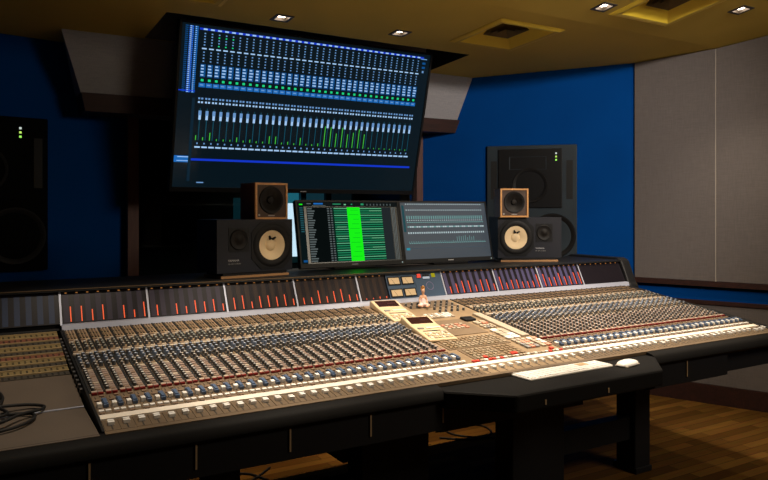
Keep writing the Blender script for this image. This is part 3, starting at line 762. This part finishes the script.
# figurine: a little seated doll
fg = thing('figurine', 'tiny seated blond doll figurine in pale pink on console below amber meters', 'figurine', surf_loc(1.885, .815, .0025), (0, 0, R(-25)))
fg.scale = (1.2, 1.2, 1.15)
SKIN = mat('doll_skin', (.72, .42, .28), .5); HAIR = mat('doll_hair', (.62, .33, .10), .5); CLOTH = mat('doll_pink_cloth', (.78, .58, .56), .7)
def skinned(name, pts, edges_, radii, mt, parent, root=0, sub=2):
    me = bpy.data.meshes.new(name); me.from_pydata(pts, edges_, []); me.materials.append(mt)
    o = bpy.data.objects.new(name, me); COL.objects.link(o); o.parent = parent
    m = o.modifiers.new('skin', 'SKIN')
    for i, r in enumerate(radii): me.skin_vertices[0].data[i].radius = (r, r) if not isinstance(r, tuple) else r
    me.skin_vertices[0].data[root].use_root = True
    m.use_smooth_shade = True
    sbd = o.modifiers.new('sub', 'SUBSURF'); sbd.levels = sub; sbd.render_levels = sub
    return o
q = .001
P = [(0,0,12),(0,0,26),(0,0,42),(0,-1,50),(0,-2,57),(0,-3,66),(0,-3,74),           # spine, neck, head
     (-10,0,43),(-15,-2,30),(-13,-12,16),(10,0,43),(15,-2,30),(13,-12,16),          # arms down to the knees
     (-8,-6,10),(-22,-24,9),(-4,-30,5),(8,-6,10),(22,-24,9),(6,-34,5), (-12,-18,12), (12,-18,12)]
E_ = [(0,1),(1,2),(2,3),(3,4),(4,5),(5,6),(2,7),(7,8),(8,9),(2,10),(10,11),(11,12),(0,13),(13,14),(14,15),(0,16),(16,17),(17,18),(9,19),(12,20)]
Rr = [9,8,8.5,4,6,8,6.5,4.5,3.6,2.8,4.5,3.6,2.8,6.5,5,3.2,6.5,5,3.2,2.2,2.2]
skinned('body', [tuple(c*q for c in p) for p in P], E_, [r*q for r in Rr], SKIN, fg)
skinned('dress', [tuple(c*q for c in p) for p in [(0,0,10),(0,0,26),(0,0,41),(-9,-8,10),(-20,-22,9),(9,-8,10),(20,-22,9)]], [(0,1),(1,2),(0,3),(3,4),(0,5),(5,6)], [r*q for r in (11,9.4,9.5,8,6.2,8,6.2)], CLOTH, fg)
skinned('hair', [tuple(c*q for c in p) for p in [(0,1,76),(0,6,68),(0,6,58),(0,2,82),(0,2,88)]], [(0,1),(1,2),(0,3),(3,4)], [r*q for r in (8,7.5,4,3.6,3.4)], HAIR, fg)
for sx in (-1, 1):
    b = MB(); b.M = Matrix.Translation((sx*.003, -.0112, .067)); b.box(-.001, .001, -.0006, .0006, -.0008, .0008, BLACK); b.build('eye', fg)

# cable coil on the patchbay
def smooth_path(pts, k=6):
    out = []; n = len(pts)
    for i in range(n-1):
        p0, p1, p2, p3 = [Vector(pts[max(0, min(n-1, i+j))]) for j in (-1, 0, 1, 2)]
        for t in range(k):
            t /= k; out.append(.5*((2*p1)+(-p0+p2)*t+(2*p0-5*p1+4*p2-p3)*t*t+(-p0+3*p1-3*p2+p3)*t**3))
    out.append(Vector(pts[-1])); return out
def pp(x, s, h=.006):
    f = -.030*min(1, s/.25) if s < .5 else -.030+.030*(s-.5)/.4
    return tuple(surf_loc(x, s, f+h))
cb = MB()
loops = [(.02,.60,.012),(.075,.52,.012),(.125,.44,.010),(.145,.37,.008),(.115,.30,.008),(.03,.245,.008),(-.04,.20,.008),(-.02,.13,.008),(.06,.10,.008),(.16,.12,.008),(.222,.175,.008),(.225,.225,.008),(.17,.245,.008),(.06,.235,.016),
         (-.03,.20,.018),(-.03,.15,.018),(.04,.135,.018),(.13,.155,.018),(.185,.20,.018),(.255,.245,.012),(.262,.275,.010),(.20,.29,.014),(.09,.27,.024),(0,.24,.024),(-.05,.19,.026),(.0,.165,.026),(.10,.185,.022),(.15,.22,.022),(.10,.31,.020),(.07,.40,.012),(.02,.47,.012),(-.06,.55,.012)]
cb.tube(smooth_path([pp(.085+(l[0]-.085)*.82-.02, l[1], l[2]) for l in loops]), .0046, RUB)
tag(cb.build('cable', smooth=60), 'thick black cable coiled loosely on the brown patchbay shelf', 'cable')
def floor_cable(pts, lab, r=.005):
    b = MB(); b.tube(smooth_path([(x, y, r+.001) for x, y in pts]), r, RUB); tag(b.build('floor_cable', smooth=60), lab, 'cable')
floor_cable([(2.35,3.30),(2.50,3.18),(2.66,3.22),(2.70,3.36),(2.58,3.44),(2.46,3.38),(2.48,3.26),(2.62,3.14),(2.80,3.10)], 'black cable looped on the wooden floor under the console middle')
floor_cable([(1.35,3.36),(1.20,3.24),(1.05,3.22),(.98,3.30),(1.08,3.38),(1.22,3.34),(1.28,3.2)], 'black cable looped on the wooden floor under the dim console end')
floor_cable([(3.28,3.00),(3.20,2.90),(3.28,2.80),(3.40,2.84),(3.42,2.94),(3.34,2.99)], 'black cable looped on the floor beside the far pedestal leg')

# ------------------------------------------------------------------ speakers
def pad(loc, rz, lab):
    b = MB(); b.box(-.17, .17, -.004, .17, 0, .010, PADW); b.box(-.16, .16, .0, .16, .010, .0225, RUB)
    o = b.build('speaker_pad', loc=loc, rot=(0, 0, rz)); tag(o, lab, 'speaker pad', 'pads under the black speakers')
def ns10(loc, rz, lab, flip):
    t = thing('studio_monitor', lab, 'speaker', loc, (0, 0, rz), 'black speakers with white cones')
    W, H, D = .378, .234, .20
    s = -1 if flip else 1
    wx, wz = s*.082, H*.5
    b = MB(); b.box(-W/2, W/2, .03, D, 0, H, CABM); b.plate_hole(-W/2, W/2, 0, H, 0, wx, wz, .0835, CABM)
    b.quad((-W/2,0,0),(W/2,0,0),(W/2,.03,0),(-W/2,.03,0), CABM); b.quad((-W/2,0,H),(W/2,0,H),(W/2,.03,H),(-W/2,.03,H), CABM)
    b.quad((-W/2,0,0),(-W/2,0,H),(-W/2,.03,H),(-W/2,.03,0), CABM); b.quad((W/2,0,0),(W/2,0,H),(W/2,.03,H),(W/2,.03,0), CABM)
    b.build('cabinet', t)
    def octo(b, cx, cz, r, y0, y1, mt, cut=.35):
        k = r*cut; b.prism_y([(cx-r,cz-r+k),(cx-r+k,cz-r),(cx+r-k,cz-r),(cx+r,cz-r+k),(cx+r,cz+r-k),(cx+r-k,cz+r),(cx-r+k,cz+r),(cx-r,cz+r-k)], y0, y1, mt)
    b = MB(); r8 = .106; k8 = r8*.45
    oc = [(-r8,-r8+k8),(-r8+k8,-r8),(r8-k8,-r8),(r8,-r8+k8),(r8,r8-k8),(r8-k8,r8),(-r8+k8,r8),(-r8,r8-k8)]
    for i in range(8):
        (xa, za), (xb, zb) = oc[i], oc[(i+1) % 8]; aa = math.atan2(za, xa); ab = math.atan2(zb, xb)
        if ab < aa: ab += 2*math.pi
        for q in range(5):
            f0, f1 = q/5, (q+1)/5; A0, A1 = aa+(ab-aa)*f0, aa+(ab-aa)*f1
            b.quad((wx+xa+(xb-xa)*f0, -.003, wz+za+(zb-za)*f0), (wx+xa+(xb-xa)*f1, -.003, wz+za+(zb-za)*f1), (wx+.098*math.cos(A1), -.003, wz+.098*math.sin(A1)), (wx+.098*math.cos(A0), -.003, wz+.098*math.sin(A0)), PLASTIC)
        b.quad((wx+xa, -.003, wz+za), (wx+xb, -.003, wz+zb), (wx+xb, .0, wz+zb), (wx+xa, .0, wz+za), PLASTIC)
    b.lathe(wx, wz, [(.098, -.003), (.093, -.006), (.080, -.008), (.068, -.004), (.0675, .004)], [PLASTIC, RUB, RUB, RUB], 40); b.build('woofer_frame', t, smooth=40)
    b = MB(); b.lathe(wx, wz, [(.068, .000), (.064, -.001), (.027, .014)], [CONEW, CONEW], 40)
    b.lathe(wx, wz, [(.027, .014), (.021, .009), (.011, .006), (0, .005)], CONEW, 40); cone = b.build('woofer_cone', t, smooth=60)
    for a, l in ((100, .030), (62, .026)):
        q = MB(); q.M = Matrix.Translation((wx+.036*math.cos(R(a)), .0075, wz+.036*math.sin(R(a)))) @ Matrix.Rotation(R(-(a-90)*2.2), 4, 'Y') @ Matrix.Rotation(R(-14), 4, 'X')
        q.box(-.0045, .0045, -.002, .006, -.011, .011, BLACK); o = q.build('cone_mark', t)
    tx, tz = -s*.085, H*.62
    b = MB(); b.prism_y([(tx-.050,tz-.052),(tx+.050,tz-.052),(tx+.050,tz+.052),(tx-.050,tz+.052)], -.002, .001, PLASTIC)
    b.lathe(tx, tz, [(.046, -.002), (.042, -.007), (.033, -.005), (.029, -.003), (.018, -.004), (.010, -.011), (0, -.013)], [PLASTIC, RUB, DUST, DUST, DUST, DUST], 32); b.build('tweeter', t, smooth=40)
    lx = tx-.052
    text_mesh('YAMAHA', .013, LABELW, 'logo', t, (lx, -.0006, .050), (R(90), 0, 0))
    text_mesh('NS-10M STUDIO', .0085, KGREY, 'model_text', t, (lx, -.0006, .037), (R(90), 0, 0))
    return t
a = R(8); cl = Vector((.962, 3.0, 0)); c0 = cl + Vector((math.cos(a), math.sin(a), 0))*.189
pad((c0.x+.0, c0.y+.003, 1.0005), a, 'wooden pad under the black speaker beside the green screen')
ns10((c0.x, c0.y, 1.0235), a, 'black speaker with white cone lying sideways, below the darker wooden cube', False)
a2 = R(-25); c2 = Vector((2.845, 3.095, 0))
pad((c2.x, c2.y+.003, 1.0005), a2, 'wooden pad under the black speaker before the blue wall')
ns10((c2.x, c2.y, 1.0235), a2, 'black speaker with white cone lying sideways before the blue wall', True)
def cube_speaker(loc, rz, lab):
    t = thing('cube_speaker', lab, 'speaker', loc, (0, 0, rz), 'small wooden cube speakers')
    W, D, e = .165, .15, .009
    b = MB(); b.box(0, W, .030, D, 0, W, AURW)
    b.quad((0,.012,0),(W,.012,0),(W,.03,0),(0,.03,0), AURW); b.quad((0,.012,W),(W,.012,W),(W,.03,W),(0,.03,W), AURW); b.quad((0,.012,0),(0,.012,W),(0,.03,W),(0,.03,0), AURW); b.quad((W,.012,0),(W,.012,W),(W,.03,W),(W,.03,0), AURW)
    b.build('cabinet', t, bevel=.0015)
    b = MB()
    b.box(0, W, 0, .012, 0, e, AUREDGE); b.box(0, W, 0, .012, W-e, W, AUREDGE); b.box(0, e, 0, .012, e, W-e, AUREDGE); b.box(W-e, W, 0, .012, e, W-e, AUREDGE)
    b.build('front_edge', t)
    b = MB(); b.plate_hole(e, W-e, e, W-e, .005, W/2, W/2+.004, .060, AURBAF); b.build('baffle', t)
    b = MB(); b.lathe(W/2, W/2+.004, [(.064, .005), (.060, -.002), (.050, -.001), (.046, .002), (.018, .016), (.014, .008), (0, .004)], [PLASTIC, RUB, RUB, DUST, DUST, DUST], 32, .0015); b.build('driver', t, smooth=45)
    b = MB(); b.box(W*.10, W*.15, .004, .005, e+.006, e+.014, LABELW); b.box(W*.4, W*.6, .004, .005, e+.005, e+.009, LABELW); b.build('badge', t)
    return t
cube_speaker((1.148, 3.028, 1.2585), R(7), 'small dark wooden cube speaker against the black window, on the black speaker')
cube_speaker((2.672, 3.150, 1.2585), R(-25), 'small orange-edged wooden cube speaker in front of the wall-mounted loudspeaker')

# main loudspeakers in the wall
def main_speaker(loc, rz, lab, frame_mt):
    PLASTIC = MATS['black_plastic'] if frame_mt == GREYF else frame_mt
    t = thing('wall_loudspeaker', lab, 'speaker', loc, (0, 0, rz), 'large loudspeakers set in the front walls')
    W, H = .655, .87
    b = MB()
    b.box(-W/2, W/2, -.02, .0, 0, H, frame_mt); fr = b.build('frame', t, bevel=.006)
    b = MB(); b.box(-W/2+.085, W/2-.105, -.030, -.018, H-.465, H-.028, PLASTIC); b.build('upper_baffle', t, bevel=.004)
    for x in (-W/2+.030, W/2-.075):
        b = MB(); b.box(x, x+.045, -.0215, -.018, H-.40, H-.115, SLOT); b.build('port_slot', t)
    b = MB(); b.lathe(-.01, H-.30, [(.130, -.031), (.126, -.036), (.112, -.034), (.104, -.030), (.03, .0), (0, -.008)], [RUB, RUB, PLASTIC, DUST, DUST], 40); b.build('midrange', t, smooth=45)
    b = MB(); b.M = Matrix.Translation((-.03, -.031, H-.135)); 
    b.add([(-.13,0,-.045),(.14,0,-.045),(.14,0,.05),(-.13,0,.05),(-.07,.012,-.02),(.08,.012,-.02),(.08,.012,.022),(-.07,.012,.022)], [(0,1,5,4),(1,2,6,5),(2,3,7,6),(3,0,4,7),(4,5,6,7)], GREYF if frame_mt == GREYF else PLASTIC)
    b.build('horn', t)
    for x in (-.13, .155):
        b = MB(); b.lathe(x, .20, [(.165, -.020), (.160, -.028), (.145, -.027), (.135, -.020), (.05, .0), (.04, -.008), (0, -.016)], [PLASTIC, RUB, RUB, DUST, DUST, KDARK], 40, -.001); b.build('woofer', t, smooth=45)
    for k, mt in enumerate((em('led_green', (.35, .9, .12), 1.1), em('led_lime', (.55, .9, .15), .9), em('led_white', (.7, .8, .75), .8))):
        b = MB(); x = W/2-.148; b.box(x-.006, x+.006, -.0325, -.030, H-.118+k*.024, H-.106+k*.024, mt); b.build('status_lamp', t)
    return t
p = sw(.735, .003)
main_speaker((p[0], p[1], .91), R(-46), 'large slate-grey loudspeaker set into the brighter blue wall', GREYF)
DKF = mat('shaded_frame', (.004, .0045, .005), .8, spec=.05)  # near-black copy of the speaker frame, dim-side shade put into its colour
main_speaker((.125, 4.493, .955), R(8.2), 'large darkened loudspeaker in the dim blue wall, only its lamps showing', DKF)

# desktop monitors
def desk_monitor(x, y, z, lab, items, scr, tilt=12):
    W, H = .606, .345
    t = thing('computer_monitor', lab, 'monitor', (x, y, 1.0005), (0, 0, 0), 'desktop monitors on the meter bridge')
    M = Matrix.Translation((0, 0, z-1.0)) @ Matrix.Rotation(R(-tilt), 4, 'X')
    b = MB(); b.M = M; b.box(0, W, .010, .035, 0, H, PLASTIC); b.build('body', t, bevel=.003)
    b = MB(); b.M = M
    b.box(0, W, 0, .010, 0, .022, PLASTIC); b.box(0, W, 0, .010, H-.009, H, PLASTIC); b.box(0, .009, 0, .010, .022, H-.009, PLASTIC); b.box(W-.009, W, 0, .010, .022, H-.009, PLASTIC)
    b.build('bezel', t)
    b = MB(); b.M = M; b.box(.009, W-.009, .004, .010, .022, H-.009, scr); b.build('screen', t)
    b = MB(); b.M = M @ Matrix.Translation((.009, 0, .022)); panel_rects(b, W-.018, H-.031, items, .0034); b.build('screen_image', t)
    b = MB(); b.M = M; b.box(W*.47, W*.53, -.0008, 0, .008, .013, LABELW); b.build('badge', t)
    b = MB(); b.M = M; b.box(W*.97, W*.98, -.0008, 0, .008, .012, em('white_power', (.7, .9, .9), .7)); b.build('power_lamp', t)
    b = MB(); b.box(W/2-.04, W/2+.04, .075, .10, .004, .22, PLASTIC); b.build('stand_neck', t)
    b = MB(); b.box(W/2-.12, W/2+.12, .0, .17, 0, .010, PLASTIC); b.build('stand_base', t, bevel=.003)
    return t
gD = em('green_dim', (.01, .20, .085), .42); gM = em('green_mid', (.04, .50, .22), .55); gL = em('green_light', (.30, .95, .50), .55); gK = em('bright_green', (.01, 1, .01), .88)
gy = em('grey_text', (.22, .27, .27), .42); gy2 = em('grey_panel', (.035, .045, .05), .45); ev = em('edit_dark', (.006, .010, .010), .4); tl_ = em('teal_text', (.05, .25, .30), .4)
it = [(.0, .06, .0, 1, em('side_dark', (.008, .02, .022), .4)), (.085, .33, .085, .985, ev), (.33, .83, .085, .985, em('lane_dark', (.004, .035, .02), .5)), (.83, .925, .085, .985, gy2), (0, 1, 0, .075, em('toolbar', (.012, .016, .016), .5))]
for k in range(12): it.append((.02, .05, .09+k*.035, .105+k*.035, tl_))
it += [(.018, .055, .94, .975, sC), (.02, .05, .03, .05, gK), (.09, .13, .02, .035, gy), (.155, .245, .015, .040, sB), (.14, .27, .055, .065, gy), (.34, .42, .025, .040, gM), (.45, .47, .03, .05, gL), (.52, .535, .025, .045, gM), (.62, .65, .02, .05, gM)]
for k in range(8): it.append((.68+k*.035, .69+k*.035, .025, .055, gy))
nl = 23
for k in range(nl):
    t0 = .092 + k*(.89/nl); dt = .89/nl
    it += [(.09, .135+.008*(k*7 % 4), t0+.2*dt, t0+.75*dt, gy), (.28, .30, t0+.2*dt, t0+.7*dt, gy), (.31, .328, t0+.2*dt, t0+.7*dt, gy)]
    it += [(.345, .83, t0+.1*dt, t0+.82*dt, gD), (.345, .83, t0+.25*dt, t0+.48*dt, gM if k % 3 else gL)]
    if k % 4 == 1: it.append((.70, .83, t0+.25*dt, t0+.5*dt, gL))
    if k % 5 == 3: it.append((.36, .46, t0+.25*dt, t0+.5*dt, gL))
it.append((.475, .605, .088, .985, gK))
for k in range(nl):
    t0 = .092 + k*(.89/nl)
    if k % 2: it.append((.49+.02*(k % 3), .585, t0, t0+.006, em('green_waves', (.0, .55, .02), .7)))
for a_ in (.935, .95, .965): it.append((a_, a_+.006, .085, .985, gy))
desk_monitor(1.448, 3.200, 1.012, 'computer monitor showing green audio tracks with a bright green block', it, mat('edit_screen', (.004, .005, .006), .25, emit=(.010, .014, .015), estr=.4))
it = []
wT = em('pale_text', (.65, .82, .86), .75); wD = em('mint_dots', (.30, .62, .60), .55)
n = 36
it += [(.015, .04, .05, .52, em('side_teal', (.05, .17, .20), .4)), (.02, .06, .80, .84, em('cyan_tag', (.05, .45, .6), .55)), (.07, .95, .807, .815, em('line_grey', (.12, .17, .22), .5))]
for k in range(n):
    x = .055+k*(.90/n); w = .90/n
    it += [(x+.15*w, x+.6*w, .02, .036, wT), (x+.15*w, x+.6*w, .125, .141, wT), (x+.1*w, x+.55*w, .235, .295, wD), (x+.1*w, x+.5*w, .31, .326, wT), (x+.1*w, x+.8*w, .345, .36, wD),
           (x+.1*w, x+.85*w, .42, .445, wT if k % 3 else wD), (x+.15*w, x+.65*w, .525, .555, wT), (x+.15*w, x+.85*w, .715, .728, wD)]
    g = .03 if k < 22 else (.14 if k < 31 else .02)
    it.append((x+.1*w, x+.3*w, .71-g*random.uniform(.5, 1), .71, wD))
desk_monitor(2.056, 3.200, 1.012, 'computer monitor showing a grey-blue mixer, beside the one with green tracks', it, mat('mixer_screen', (.02, .022, .025), .42, emit=(.042, .068, .098), estr=.55))

# ------------------------------------------------------------------ lamps of the room, plus an added rear fill
def spot(x, y, z, e, ang, blend, col=(1, .74, .46), tx=0, ty=0, r=.03):
    l = bpy.data.lights.new('lamp', 'SPOT'); l.energy = e; l.spot_size = R(ang); l.spot_blend = blend; l.color = col; l.shadow_soft_size = r
    o = bpy.data.objects.new('spot_lamp', l); COL.objects.link(o); o.location = (x, y, z)
    d = Vector((tx, ty, -1)); o.rotation_euler = d.to_track_quat('-Z', 'Y').to_euler(); return o
W1 = (1, .86, .68)
for (x, y), e in zip(DL, (130, 170, 40, 30)):
    z = (zf(y) if y > 2.93 else zr(y)) - .02
    spot(x, y, z, e, 40 if y > 3 else 105, .9, (1, .74, .45) if y > 3 else (1, .84, .64), r=.02)
for x, y, e in ((.55, 2.10, 72), (1.25, 2.10, 155), (1.95, 2.05, 160), (2.60, 2.10, 155), (3.10, 2.15, 95)):
    spot(x, y, zr(y)-.03, e, 56, .6, W1, ty=.16)
spot(2.7, .6, zr(.6)-.04, 300, 62, .9, (1, .90, .80), tx=.75, ty=3.0/1.05, r=.10)
al = bpy.data.lights.new('rear_fill', 'AREA'); al.energy = 52; al.size = 1.2; al.color = (1, .86, .66)  # soft fill added out of view to lift the ceiling and walls
o = bpy.data.objects.new('rear_fill_light', al); COL.objects.link(o); o.location = (3.6, -.6, 2.6); o.rotation_euler = (R(35), 0, 0)

w = bpy.data.worlds.new('world'); SC.world = w; w.use_nodes = True
w.node_tree.nodes['Background'].inputs['Color'].default_value = (.002, .0025, .004, 1)

# ------------------------------------------------------------------ camera
cam = bpy.data.cameras.new('camera'); co = bpy.data.objects.new('camera', cam); COL.objects.link(co)
cam.sensor_width = 36; cam.lens = 711/768*36; cam.shift_y = -30/768; cam.clip_start = .02
co.location = (0, 0, 1.30); co.rotation_euler = (R(90), 0, R(-31))
SC.camera = co
SC.view_settings.view_transform = 'Standard'; SC.view_settings.look = 'None'
SC.view_settings.exposure = 0; SC.view_settings.gamma = 1; SC.view_settings.use_curve_mapping = False
